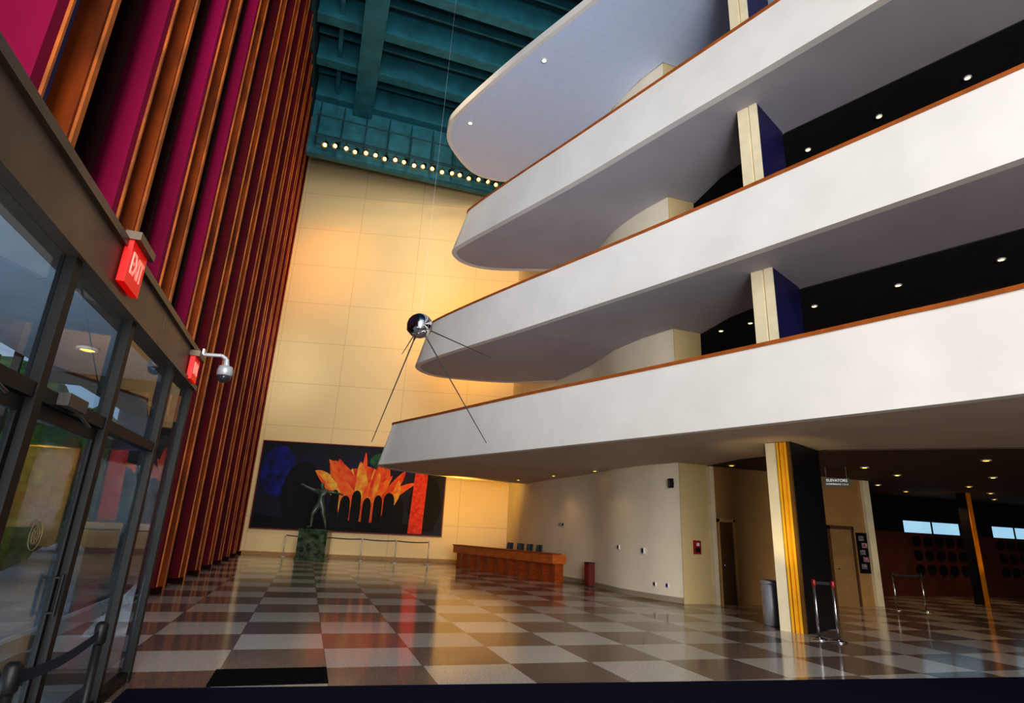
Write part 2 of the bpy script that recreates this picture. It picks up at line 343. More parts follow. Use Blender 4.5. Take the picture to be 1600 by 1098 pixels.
# ---------------------------------------------------------------- left window wall
XF=-2.85
fy=5.35
while fy<31.3:
    z0=3.42 if fy<13 else 0.0
    zt=22.9
    near=fy<14
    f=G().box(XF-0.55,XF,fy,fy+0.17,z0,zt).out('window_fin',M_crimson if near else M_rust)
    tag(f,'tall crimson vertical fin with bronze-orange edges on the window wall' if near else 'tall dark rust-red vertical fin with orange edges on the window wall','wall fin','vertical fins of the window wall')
    dd=(0.85,1.65)
    if fy+dd[0]<31.3:
        G().box(XF-0.26,XF+0.0,fy+dd[0],fy+dd[0]+0.14,z0,zt).out('mullion',M_orange,f)
        G().box(XF+0.0,XF+0.03,fy+dd[0]+0.05,fy+dd[0]+0.15,z0,zt).out('gold_lit_edge',M_gold_lit_edge,f)
    if fy+dd[1]<31.3:
        G().box(XF-0.3,XF-0.08,fy+dd[1],fy+dd[1]+0.14,z0,zt).out('dark_mullion',M_maroon,f)
    G().box(XF-0.02,XF+0.03,fy+0.17,fy+0.21,z0,zt).out('gold_lit_edge',M_gold_lit_edge,f)
    if z0==0:
        G().box(XF-0.35,XF+0.1,fy-0.05,fy+0.3,0,0.12).out('plinth',M_maroon,f)
    fy+=2.35
nw=0
for y0 in range(-8,32,4):
    lowc=(y0<12)
    w=bx('window_%d'%(10+nw),XF-0.62,XF-0.6,y0,min(y0+4,31.7),3.4 if lowc else 0,H,M_tint); struct(w,'tinted window glass between the fins'); nw+=1
    if lowc:
        w=bx('window_%d'%(10+nw),XF-0.62,XF-0.6,y0,y0+4,0,3.4,M_clear); struct(w,'clear glass facing the plaza'); nw+=1
        struct(bx('trim_%d'%(120+nw),XF-0.64,XF-0.56,y0-0.03,y0+0.03,0,3.4,M_frame))
for j,z in enumerate((5.5,9.0,12.5,16,19.5)):
    struct(bx('trim_%d'%(20+j),XF-0.59,XF-0.56,-8,31.6,z,z+0.12,M_black))
struct(bx('trim_30',XF-0.7,XF+0.1,-8,31.5,22.9,H,M_tealdk))
struct(bx('trim_31',XF-0.6,XF+0.02,-6,12.6,3.36,3.44,M_black))

# ---------------------------------------------------------------- entrance vestibule
VX=-1.45; YE=7.35
hd=G().box(VX-0.18,VX,-6,YE,3.0,3.38).box(VX-0.2,VX+0.03,-6,YE+0.02,3.34,3.4).box(VX-0.2,VX+0.03,-6,YE+0.02,2.98,3.03)
for y in (2.3,5.6): hd.box(VX,VX+0.004,y,y+0.012,3.03,3.34)
hd=hd.out('trim_40',M_bronze); struct(hd,'dark bronze header above the glass doors')
struct(bx('trim_41',XF,VX-0.18,-6,YE,3.02,3.34,mat('grey_ceiling_board',(140,150,164),0.6)))
struct(bx('trim_42',XF,VX-0.1,YE-0.08,YE,2.9,3.34,M_frame))
struct(bx('trim_43',XF,VX-0.1,YE-0.08,YE,0.0,0.12,M_frame))
posts=[1.4,2.55,3.7,4.86,6.3,YE-0.05]
for i,y in enumerate(posts):
    p=bx('trim_%d'%(44+i),VX-0.08,VX-0.0,y-0.045,y+0.045,0,3.0,M_frame); struct(p)
struct(bx('trim_60',VX-0.1,VX-0.02,posts[0],YE,0,0.1,M_frame))
wn_=30
def pane(y0,y1,z0,z1):
    global wn_
    w=bx('window_%d'%wn_,VX-0.058,VX-0.055,y0,y1,z0,z1,M_glass); struct(w,'clear glass pane beside the entrance doors'); wn_+=1
def doorleaf(y0,y1,idx,hand=True):
    d=G(); s=0.05
    d.box(VX-0.075,VX-0.045,y0,y0+s,0.01,2.15).box(VX-0.075,VX-0.045,y1-s,y1,0.01,2.15).box(VX-0.075,VX-0.045,y0+s,y1-s,0.01,0.2).box(VX-0.075,VX-0.045,y0+s,y1-s,2.08,2.15)
    r=d.out('door_%d'%idx,M_frame); struct(r,'glass entrance door in a dark metal frame')
    bx('door_glass',VX-0.06,VX-0.057,y0+s,y1-s,0.2,2.08,M_glass,r)
    G().tube((VX+0.0,y1-0.08,0.95),(VX+0.0,y1-0.08,1.2),0.01).tube((VX-0.045,y1-0.08,0.97),(VX+0.0,y1-0.08,0.97),0.009).tube((VX-0.045,y1-0.08,1.18),(VX+0.0,y1-0.08,1.18),0.009).out('handle',M_frame,r)
    G().box(VX-0.03,VX+0.05,y0+0.2,y0+0.5,2.175,2.25).tube((VX+0.02,y0+0.3,2.2),(VX+0.02,y0+0.7,2.12),0.01).out('door_closer',mat('closer_metal',(66,64,60),0.4,0.5),r)
    yc=(y0+y1)/2; zc=1.45; g=G(); R=0.085
    for a in range(24):
        t0=a/24*2*math.pi; t2_=(a+1)/24*2*math.pi
        for rr in (R,R*0.6,R*0.3):
            g.tube((VX-0.05,yc+rr*math.cos(t0),zc+rr*math.sin(t0)),(VX-0.05,yc+rr*math.cos(t2_),zc+rr*math.sin(t2_)),0.003,0.003,5,False)
    for a in range(4):
        t=a*math.pi/4; g.tube((VX-0.05,yc-R*0.6*math.cos(t),zc-R*0.6*math.sin(t)),(VX-0.05,yc+R*0.6*math.cos(t),zc+R*0.6*math.sin(t)),0.0025,0.0025,5)
    g.out('round_emblem',M_gold,r)
doorleaf(2.6,3.655,10); doorleaf(3.745,4.815,11)
pane(1.45,2.5,0.1,3.0)
for a,b in ((2.6,3.655),(3.745,4.815),(4.905,6.255)):
    pane(a,b,2.24,2.98)
    q=bx('trim_%d'%(70+int(a)),VX-0.08,VX-0.01,a,b,2.16,2.24,M_frame); struct(q)
pane(4.905,6.255,0.1,2.16); pane(6.35,YE-0.1,0.1,2.98)
w=bx('window_50',XF+0.1,VX-0.12,YE-0.045,YE-0.04,0.12,2.9,M_clear); struct(w,'clear glass end pane of the vestibule')
downlights([(-2.1,3.3),(-2.1,6.0)],3.02,M_lampy,'downlights in the vestibule',0.06)

def text(body,size,name,m,parent,ext=0.004):
    cu=bpy.data.curves.new(name,'FONT'); cu.body=body; cu.size=size; cu.align_x='CENTER'; cu.align_y='CENTER'; cu.extrude=ext; cu.offset=size*0.012
    o=bpy.data.objects.new(name,cu); COL.objects.link(o)
    bpy.context.view_layer.update()
    me=bpy.data.meshes.new_from_object(o.evaluated_get(bpy.context.evaluated_depsgraph_get()))
    bpy.data.objects.remove(o)
    me.materials.clear(); me.materials.append(m)
    q=bpy.data.objects.new(name,me); COL.objects.link(q); q.parent=parent; return q
def exitsign(y,z,sz=0.42):
    r=empty('exit_sign',(VX+0.04,y,z)); r.rotation_euler=(math.pi/2,0,math.pi/2)
    tag(r,'red illuminated EXIT sign under a grey bracket on the door header','exit sign','exit signs on the header')
    G().box(-sz/2,sz/2,-sz*0.45,sz*0.45,-0.03,0.02).out('housing',M_redface,r)
    G().box(-sz/2-0.02,sz/2+0.02,sz*0.45,sz*0.45+0.06,-0.04,0.06).out('bracket',M_bronze,r)
    t=text('EXIT',sz*0.40,'lettering',M_redglow,r); t.location=(0,0,0.022); t.scale=(0.95,1.6,1)
    return r
exitsign(4.42,3.24,0.34); exitsign(6.95,3.13,0.28)
r=empty('security_camera',(VX+0.03,7.28,3.36)); tag(r,'silver dome security camera on a curved wall arm','security camera')
r.scale=(0.75,0.75,0.75)
G().tube((0,0,0.05),(0.27,0,0.07),0.03).tube((0.27,0,0.07),(0.35,0,0.02),0.03).tube((0.35,0,0.02),(0.36,0,-0.1),0.035,0.05).box(-0.0,0.03,-0.06,0.06,-0.03,0.13).out('arm',M_silver,r,False)
G().lathe([(0.03,0.0),(0.1,-0.02),(0.115,-0.08),(0.115,-0.16),(0.1,-0.17)],(0.36,0,-0.08),24).out('camera_housing',M_silver,r,True)
G().lathe([(0.1,-0.17),(0.095,-0.21),(0.07,-0.25),(0.03,-0.27),(0.005,-0.275)],(0.36,0,-0.08),24).out('camera_dome',M_dkglass,r,True)

# ---------------------------------------------------------------- ceiling beams & lights
def beam(x0,x1,y0,y1,z0,lab,fl=0.12,grp='teal ceiling beams'):
    if x1-x0<y1-y0:
        xm=(x0+x1)/2; wb_=min(0.12,(x1-x0)*0.3)
        g=G().box(x0,x1,y0,y1,z0,z0+fl).box(xm-wb_,xm+wb_,y0,y1,z0+fl,H-0.12).box(x0,x1,y0,y1,H-0.12,H)
    else:
        ym=(y0+y1)/2; wb_=min(0.1,(y1-y0)*0.3)
        g=G().box(x0,x1,y0,y1,z0,z0+fl).box(x0,x1,ym-wb_,ym+wb_,z0+fl,H-0.12).box(x0,x1,y0,y1,H-0.12,H)
    o=g.out('ceiling_beam',M_teal); tag(o,lab,'ceiling beam',grp); return o
beam(-0.7,0.3,-8,28,22.9,'deep teal steel beam running the length of the hall')
yy=3.3
while yy<28:
    beam(-2.7,9.4,yy,yy+0.5,23.3,'teal steel cross beam under the ceiling')
    for q_ in (0.95,1.85):
        if yy+q_<27.9: beam(-2.7,9.4,yy+q_,yy+q_+0.12,24.1,'thin teal ceiling rib between the deep beams',0.06,'thin teal ceiling ribs')
    yy+=2.7
beam(-1.75,-1.55,-8,28,23.75,'slim teal secondary beam',0.08)
struct(bx('trim_90',-2.72,9.0,28.1,28.5,20.05,H,M_teal),'dark teal bulkhead above the wall')
struct(bx('trim_91',-2.72,9.0,28.5,31.4,22.3,22.5,M_tealdk))
tr=G(); YT=27.5
for y,z in ((YT,20.25),(YT,20.85),(YT-0.7,20.25),(YT-0.7,21.5)):
    tr.tube((-2.4,y,z),(8.9,y,z),0.04,0.04,8)
s_=-2.3
while s_<8.8:
    tr.tube((s_,YT,20.25),(s_,YT,22.8),0.03,0.03,6).tube((s_,YT,20.25),(s_,YT-0.7,20.25),0.03,0.03,6).tube((s_,YT-0.7,20.25),(s_,YT-0.7,21.5),0.03,0.03,6)
    s_+=1.2
t=tr.out('lighting_truss',M_tealdk); tag(t,'teal pipe lighting gantry hung below the ceiling','lighting truss')
base=None
for i in range(20):
    if base is None:
        base=empty('spotlight')
        G().tube((0,0,0.0),(0,0,-0.18),0.02).box(-0.14,-0.12,-0.02,0.02,-0.4,-0.16).box(0.12,0.14,-0.02,0.02,-0.4,-0.16).box(-0.14,0.14,-0.02,0.02,-0.18,-0.16).out('yoke',M_black,base)
        a=Vector((0,-0.17,-0.17)); c0=Vector((0,0.03,-0.3))
        G().tube(c0-a*0.8,c0+a*0.5,0.08,0.13,14).tube(c0+a*0.5,c0+a*0.8,0.13,0.15,14,False).out('lamp_can',M_black,base)
        G().tube(c0+a*0.5,c0+a*0.6,0.095,0.095,14).out('lens',M_lamp,base)
        q=base
    else: q=clone(base)
    q.location=(-1.75+i*0.5,YT-0.75,20.2-(0.0 if i%3 else 0.08)); q.rotation_euler=(0,0,random.uniform(-0.8,0.8))
    tag(q,'black theatre spotlight with warm glowing lens','spotlight','spotlights on the gantry')

# ---------------------------------------------------------------- mural
mroot=bpy.data.objects.new('mural',None); COL.objects.link(mroot); mroot.matrix_world=MW
ML,MR,MB,MT=0.78,9.9,1.22,5.35
tag(mroot,'wide framed abstract painting in deep blue, orange and black','painting')
mc=mat('mural_canvas',(10,16,60),0.7,scale=0.5,rgb2=(6,7,14))
G().box(ML,MR,-0.1,-0.02,MB,MT).out('canvas',mc,mroot)
G().box(ML-0.05,ML,-0.14,-0.02,MB-0.05,MT+0.05).box(MR,MR+0.05,-0.14,-0.02,MB-0.05,MT+0.05).box(ML,MR,-0.14,-0.02,MT,MT+0.05).box(ML,MR,-0.14,-0.02,MB-0.05,MB).out('picture_frame',mat('dark_red_frame',(110,22,18),0.5),mroot)
MWd,MH=MR-ML,MT-MB
def flat(name,pts,d,m):
    V=[(ML+u*MWd,-0.1-d,MB+v*MH) for u,v in pts]; n=len(V)
    V2=[(x,y-0.004,z) for x,y,z in V]
    return mobj(name,V+V2,[tuple(range(n)),tuple(range(n,2*n))]+[(i,(i+1)%n,n+(i+1)%n,n+i) for i in range(n)],m,mroot)
def blob(name,cu,cv,ru,rv,d,m,jit=0.12,n=28):
    flat(name,[(min(0.995,max(0.005,cu+ru*math.cos(a)*(1+random.uniform(-jit,jit)))),min(0.99,max(0.01,cv+rv*math.sin(a)*(1+random.uniform(-jit,jit))))) for a in [2*math.pi*i/n for i in range(n)]],d,m)
mdk=mat('mural_dark',(8,8,18),0.8,var=0.3)
mbl=mat('mural_blue',(20,34,130),0.8,scale=2.0,rgb2=(10,14,56))
blob('blue_shape',0.1,0.66,0.09,0.3,0.002,mbl,0.06,40)
blob('blue_shape',0.8,0.84,0.13,0.13,0.002,mbl,0.06,40)
blob('dark_shape',0.24,0.4,0.11,0.38,0.003,mdk,0.06,40)
blob('dark_shape',0.9,0.36,0.09,0.34,0.003,mdk,0.06,40)
blob('green_shape',0.66,0.84,0.08,0.1,0.0035,mat('mural_green',(40,84,60),0.8,var=0.5,scale=3),0.06,40)
mred=mat('mural_red',(214,44,22),0.7,scale=2.5,rgb2=(236,104,36))
mor=mat('mural_orange',(238,130,34),0.7,scale=2.5,rgb2=(240,74,30))
mye=mat('mural_yellow',(236,190,70),0.7,scale=3,rgb2=(235,120,40))
blob('orange_shape',0.56,0.42,0.15,0.34,0.006,mred,0.04,40)
def swirl(u0,v0,L_,ang,curv,w,m,d):
    C=[];u,v=u0,v0; a=ang; n=16
    for i in range(n+1):
        C.append((u,v,a)); u+=math.cos(a)*L_/n*0.46; v+=math.sin(a)*L_/n; a+=curv/n
    Lp=[];Rp=[]
    for i,(u,v,a) in enumerate(C):
        t=i/n; ww=w*math.sin(math.pi*min(1,0.12+0.88*t))**0.7+0.0008
        Lp.append((u-math.sin(a)*ww*0.46,v+math.cos(a)*ww)); Rp.append((u+math.sin(a)*ww*0.46,v-math.cos(a)*ww))
    pts=[(min(0.99,max(0.01,p)),min(0.985,max(0.01,q))) for p,q in Lp+Rp[::-1]]
    flat('orange_stroke',pts,d,m)
rs=random.Random(3)
for i in range(26):
    t=i/25; u0=0.42+0.27*t+rs.uniform(-0.02,0.02)
    swirl(u0,rs.uniform(0.25,0.5),rs.uniform(0.3,0.52),math.pi/2+(0.5-t)*1.1+rs.uniform(-0.2,0.2),rs.uniform(-1.0,1.0),rs.uniform(0.03,0.065),[mor,mye,mred][i%3],0.008+0.0006*i)
flat('red_block',[(0.82,0.01),(0.895,0.01),(0.905,0.78),(0.835,0.8)],0.03,mat('mural_scarlet',(196,40,26),0.7,scale=6,rgb2=(230,70,40)))
mk=mat('mural_black',(6,5,8),0.8)
flat('dark_shape',[(0.005,0.01),(0.82,0.01),(0.82,0.12),(0.7,0.1),(0.4,0.14),(0.2,0.1),(0.005,0.16)],0.028,mk)
for i in range(7):
    u=0.415+i*0.058; hh=rs.uniform(0.38,0.5); w=rs.uniform(0.018,0.026)
    pts=[(u-w,0.02),(u-w*1.2,0.2)]+[(u+w*1.15*math.cos(math.pi*(1-k/8)),hh-0.1+0.09*math.sin(math.pi*k/8)) for k in range(9)]+[(u+w*1.2,0.2),(u+w,0.02)]
    flat('dark_upright',pts,0.034+0.0008*i,mk)

# ---------------------------------------------------------------- statue on pedestal
pd=G().box(-0.62,0.62,-0.5,0.5,0.1,1.22).box(-0.66,0.66,-0.54,0.54,0,0.1).box(-0.64,0.64,-0.52,0.52,1.22,1.3).out('pedestal',M_green); pd.location=(0.42,28.5,0); pd.rotation_euler=(0,0,wang)
b=pd.modifiers.new('b','BEVEL'); b.width=0.015; b.segments=2
tag(pd,'dark green marble block pedestal under a bronze statue','pedestal')
SV=[];SE=[];SR=[]
def sv(p,r,par=None):
    SV.append(p); r=r if isinstance(r,tuple) else (r,r); SR.append(tuple(q*(1.22 if q>0.03 else 1.1) for q in r))
    if par is not None: SE.append((par,len(SV)-1))
    return len(SV)-1
pel=sv((0,0,1.02),(0.155,0.12)); wa=sv((0.01,0,1.2),(0.13,0.1),pel); chs=sv((0.02,0,1.42),(0.18,0.13),wa); up=sv((0.02,0,1.56),(0.15,0.11),chs)
nk=sv((0.0,0,1.69),0.058,up); h1=sv((-0.02,-0.01,1.78),(0.07,0.085),nk); h2=sv((-0.02,0,1.88),(0.08,0.092),h1); h3=sv((-0.01,0,1.97),(0.05,0.06),h2)
sv((-0.06,-0.125,1.83),0.014,h2)
def arm(s,pts):
    a=sv(pts[0],0.08,up); b_=sv(pts[1],0.055,a); c_=sv(pts[2],0.035,b_)
    p=Vector(pts[2]); dr=(Vector(pts[2])-Vector(pts[1])).normalized(); hnd=sv(tuple(p+dr*0.07),(0.04,0.022),c_)
    for k in range(4):
        q=p+dr*0.13+Vector((0,0,(k-1.5)*0.024)); f1=sv(tuple(q),0.01,hnd); sv(tuple(q+dr*(0.05+0.012*(k in(1,2)))+Vector((0,-0.015,0))),0.008,f1)
    t_=sv(tuple(p+dr*0.06+Vector((0,-0.03,0.05))),0.011,hnd); sv(tuple(p+dr*0.1+Vector((0,-0.04,0.08))),0.009,t_)
arm(-1,[(-0.2,0,1.56),(-0.48,-0.04,1.66),(-0.74,-0.08,1.77)])
arm(1,[(0.24,0,1.57),(0.52,0.06,1.55),(0.78,-0.02,1.5)])
for sgn,kn,an,to in ((-1,(-0.27,-0.08,0.56),(-0.26,0.0,0.09),(-0.42,-0.14,0.045)),(1,(0.2,-0.02,0.55),(0.34,0.06,0.1),(0.4,-0.16,0.045))):
    hp=sv((sgn*0.1,0,0.95),0.115,pel); th=sv(((sgn*0.1+kn[0])/2,(kn[1])/2,0.76),0.1,hp); k1=sv(kn,0.066,th); cf=sv(((kn[0]+an[0])/2,(kn[1]+an[1])/2+0.02,0.38),0.066,k1); a1=sv(an,0.04,cf); sv(to,(0.045,0.03),a1)
me=bpy.data.meshes.new('statue'); me.from_pydata(SV,SE,[]); me.update()
st=bpy.data.objects.new('statue',me); COL.objects.link(st); me.materials.append(M_bronzest)
sk=st.modifiers.new('skin','SKIN')
for i,r_ in enumerate(SR): me.skin_vertices[0].data[i].radius=r_
me.skin_vertices[0].data[0].use_root=True
sk.use_smooth_shade=True
sb=st.modifiers.new('sub','SUBSURF'); sb.levels=2; sb.render_levels=2
st.location=(0.45,28.5,1.31); st.rotation_euler=(0,0,wang); st.scale=(1.04,1.04,1.04)
tag(st,'green-bronze standing nude figure with both arms outstretched','statue')

# ---------------------------------------------------------------- stanchions
def stanchion(x,y,head=M_black,lab='chrome belt barrier post on a round base',grp=None,m=M_steel,br=1.0):
    r=empty('stanchion',(x,y,0)); tag(r,lab,'stanchion',grp)
    G().lathe([(0.17*br,0),(0.17*br,0.015),(0.12*br,0.035),(0.035,0.05)],(0,0,0),24).out('base',m,r,True)
    G().tube((0,0,0.04),(0,0,0.93),0.023,0.023,16).out('post',m,r,True)
    G().lathe([(0.026,0.9),(0.033,0.91),(0.033,1.0),(0.02,1.015)],(0,0,0),16).out('belt_head',head,r,True)
    return r
def belt(a,b,m,z=0.95,sag=0.03):
    a=Vector(a);b=Vector(b); V=[];F=[];n=10
    dr=(b-a).normalized(); a=a+dr*0.037; b=b-dr*0.037
    for i in range(n+1):
        t=i/n; p=a.lerp(b,t); zz=z-sag*4*t*(1-t); V+=[(p.x,p.y,zz-0.025),(p.x,p.y,zz+0.025)]
        if i<n: F.append((2*i,2*i+2,2*i+3,2*i+1))
    o=mobj('barrier_belt',V,F,m); tag(o,'dark retractable belt stretched between barrier posts','barrier belt','barrier belts'); return o
M_beltd=mat('dark_belt',(30,34,40),0.7); M_beltb=mat('blue_belt',(14,18,46),0.8)
SP=[(-0.85,30.0),(1.05,29.35),(2.5,28.5),(3.95,27.8),(5.35,27.3)]
for p in SP: stanchion(*p,grp='barrier posts by the statue',m=M_steelr,head=M_steelr)
for a,b in zip(SP[:-1],SP[1:]): belt(a,b,mat('grey_belt',(70,72,74),0.6))
stanchion(-1.02,3.05,M_frame,m=M_frame,grp='dark barrier posts by the doors',lab='black belt barrier post by the glass doors'); stanchion(-1.0,4.07,M_frame,m=M_frame,grp='dark barrier posts by the doors',lab='black belt barrier post by the glass doors'); belt((-1.02,3.05),(-1.0,4.07),M_beltb)
stanchion(9.0,9.04,M_red,grp='barrier posts by the column',lab='chrome barrier post with red head beside the column',br=0.8); stanchion(9.17,8.78,M_red,grp='barrier posts by the column',lab='chrome barrier post with red head beside the column',br=0.8); belt((9.0,9.04),(9.17,8.78),M_beltd,0.96,0.0)
stanchion(15.9,13.1,grp='barrier posts by the far corner'); stanchion(16.6,12.8,grp='barrier posts by the far corner'); belt((15.9,13.1),(16.6,12.8),M_beltd)
r=G().lathe([(0.17,0),(0.18,0.02),(0.18,0.78),(0.17,0.8)],(0,0,0),28).out('trash_can',M_steelr,None,True); r.location=(9.4,10.62,0); tag(r,'stainless steel cylindrical litter bin beside the column','trash can')
G().lathe([(0.19,0.8),(0.19,0.86),(0.12,0.88),(0.1,0.82)],(0,0,0),28).out('lid',M_steelr,r,True)

# ---------------------------------------------------------------- reception desk
D0=Vector((8.2,19.6,0)); D1=Vector((6.3,26.5,0)); dl=(D1-D0).length; dx=(D1-D0).normalized(); dyv=Vector((-dx.y,dx.x,0))*-1
MD=Matrix(((dx.x,dyv.x,0,D0.x),(dx.y,dyv.y,0,D0.y),(0,0,1,0),(0,0,0,1)))
dk_=bpy.data.objects.new('reception_desk',None); COL.objects.link(dk_); dk_.matrix_world=MD
tag(dk_,'long orange-brown wooden reception counter with fluted front','reception desk')
V=[];F=[];n=150
for i in range(n+1):
    s_=0.1+(dl-0.2)*i/n; w=0.12+0.055*abs(math.sin(s_*math.pi/0.72))
    V+=[(s_,w,0.0),(s_,w,0.62)]
    if i<n: F.append((2*i,2*i+2,2*i+3,2*i+1))
mobj('fluted_front',V,F,M_wood,dk_)
G().box(0.1,0.14,0.18,0.55,0,0.6).out('end_panel',M_wood,dk_); G().box(dl-0.14,dl-0.1,0.18,0.55,0,0.6).out('end_panel',M_wood,dk_)
G().box(0,dl,0,0.08,0.6,0.9).box(0,0.08,0.08,0.6,0.6,0.9).box(dl-0.08,dl,0.08,0.6,0.6,0.9).out('fascia',mat('fascia_wood',(192,104,44),0.35,var=0.2,scale=3,stretch=(1,1,6)),dk_)
G().box(-0.03,dl+0.03,-0.03,0.35,0.9,0.94).out('countertop',M_wood,dk_)
G().box(0.1,dl-0.1,0.3,0.6,0.72,0.76).out('work_surface',M_wood,dk_)
cb=None
for i,(x,y) in enumerate([(8.3,23.6),(8.42,22.9),(8.1,24.4),(8.5,22.1)]):
    if cb is None:
        cb=empty('office_chair'); blk=mat('grey_mesh_fabric',(70,72,78),0.7)
        g=G()
        for a in range(5):
            t=a*2*math.pi/5; g.tube((0,0,0.1),(0.3*math.cos(t),0.3*math.sin(t),0.06),0.025,0.018,8); g.tube((0.3*math.cos(t)-0.015,0.3*math.sin(t),0.03),(0.3*math.cos(t)+0.015,0.3*math.sin(t),0.03),0.03,0.03,10)
        g.out('star_base',M_black,cb); G().tube((0,0,0.1),(0,0,0.45),0.03).out('gas_column',M_steel,cb)
        o=G().box(-0.24,0.24,-0.24,0.24,0.44,0.52).out('seat',blk,cb); o.modifiers.new('b','BEVEL').width=0.03
        V=[];F=[]
        for iz in range(7):
            for iu in range(9):
                u=(iu/8-0.5); z=0.6+0.55*iz/6; ww=0.46*(1-0.12*(iz/6)**2); V.append((0.26-0.12*(abs(u)*2)**2+0.04*(iz/6),u*ww,z))
        for iz in range(6):
            for iu in range(8): a=iz*9+iu; F.append((a,a+1,a+10,a+9))
        o=mobj('backrest',V,F,blk,cb,True); md=o.modifiers.new('s','SOLIDIFY'); md.thickness=0.04
        G().tube((0.2,0,0.46),(0.3,0,0.75),0.02).out('back_support',M_black,cb)
        q=cb
    else: q=clone(cb)
    q.location=(x,y,0); q.rotation_euler=(0,0,random.uniform(-0.2,0.2)+0.3)
    tag(q,'dark grey office chair behind the reception counter','office chair','office chairs at the reception desk')
r=G().box(-0.12,0.1,-0.16,0.16,0.03,0.72).out('red_cabinet',mat('dark_red_cabinet',(96,22,16),0.5)); r.location=(9.03,18.4,0); tag(r,'dark red floor cabinet standing against the cream wall','cabinet')
G().box(-0.13,0.11,-0.17,0.17,0.72,0.75).out('top',M_black,r); G().box(-0.1,0.09,-0.14,0.14,0,0.03).out('plinth',M_black,r)
G().box(-0.135,-0.12,-0.12,0.12,0.1,0.66).out('door',mat('red_door',(130,24,18),0.5),r)

def fit(name,x,y,z,sx,sy,sz,m,label,cat,m2=None):
    o=bx(name,-sx,0.02,-sy/2,sy/2,-sz/2,sz/2,m,None,0.006); o.location=(x,y,z); tag(o,label,cat)
    if m2: bx('face_plate',-sx-0.006,-sx,-sy*0.35,sy*0.35,-sz*0.35,sz*0.35,m2,o)
    return o
fit('wall_sign',9.1,21.0,1.95,0.03,0.35,0.08,M_black,'small dark sign plate on the cream wall','sign',M_plastic)
fit('light_switch',9.12,16.6,1.3,0.03,0.09,0.13,M_plastic,'white switch plate on the cream wall','switch',M_frame)
fit('thermostat',9.26,15.4,1.25,0.04,0.12,0.16,M_plastic,'white thermostat box on the cream wall','thermostat',M_black)
fit('wall_socket',9.36,15.0,0.4,0.03,0.1,0.1,M_plastic,'white wall socket near the floor','socket',M_frame)
fit('wall_socket',9.5,14.6,0.4,0.03,0.12,0.12,M_plastic,'white wall socket near the floor','socket',mat('blue_plate',(30,60,140),0.5))
r=empty('wall_speaker',(9.58,14.28,3.1)); tag(r,'small dark wall speaker on bracket','wall speaker'); r.scale=(0.8,0.8,0.9)  # dark speaker box on a bracket; holds no lamp
G().box(-0.16,-0.04,-0.08,0.08,-0.14,0.14).box(-0.04,0.1,-0.02,0.02,-0.02,0.02).out('housing',M_black,r); G().tube((-0.17,0,0.05),(-0.16,0,0.05),0.05,0.05,14).tube((-0.17,0,-0.07),(-0.16,0,-0.07),0.05,0.05,14).out('lens',M_steel,r)
o=bx('fire_alarm_sign',10.0,10.22,14.03,14.08,1.25,1.6,M_red); tag(o,'red fire alarm sign plate on the wall return','sign'); bx('face_plate',10.04,10.18,14.02,14.03,1.3,1.42,M_black,o); bx('alarm_lever',10.07,10.15,14.0,14.03,1.46,1.54,M_plastic,o)
r=bx('poster',15.72,16.1,13.95,14.005,0.9,2.05,M_black); tag(r,'tall black poster with pale photos on the tan wall','poster')
for i in range(5):
    bx('printed_photo',15.76+0.1*(i%2),15.96+0.1*(i%2),13.94,13.95,1.82-i*0.2,1.96-i*0.2,mat('poster_grey%d'%(i%2),(120+40*(i%2),120,125),0.6,var=0.6,scale=14),r)
r=empty('hanging_sign',(12.95,11.9,3.22)); r.rotation_euler=(math.pi/2,0,-0.6); tag(r,'black hanging sign with white elevator directions','sign')
G().box(-0.3,0.3,-0.11,0.11,-0.03,0.0).out('sign_board',M_black,r); G().box(-0.25,-0.23,0.11,0.41,-0.02,0).box(0.23,0.25,0.11,0.41,-0.02,0).out('hanger',M_black,r)
mt=mat('white_text',(235,235,225),0.5,emit=(255,255,240),estr=0.25)
t=text('ELEVATORS',0.095,'lettering',mt,r); t.location=(0,0.045,0.004)
t=text('CONFERENCE 1 2 3 4',0.055,'lettering',mt,r); t.location=(0,-0.05,0.004)

# ---------------------------------------------------------------- floor mat, carpet
r=bx('floor_mat',-0.72,0.44,7.02,7.72,0,0.012,M_mat); tag(r,'black ribbed entrance mat set on the checkered floor','floor mat')
g=G()
for i in range(28): g.box(-0.68,0.40,7.05+i*0.023,7.06+i*0.023,0.012,0.018)
g.out('ribs',M_mat,r)
r=G().prism([(-1.4,7.0),(-1.4,5.4),(13,4.2),(13,5.93)],0,0.012).out('carpet_runner',M_carpet); tag(r,'dark navy carpet runner lying across the lobby floor','carpet')
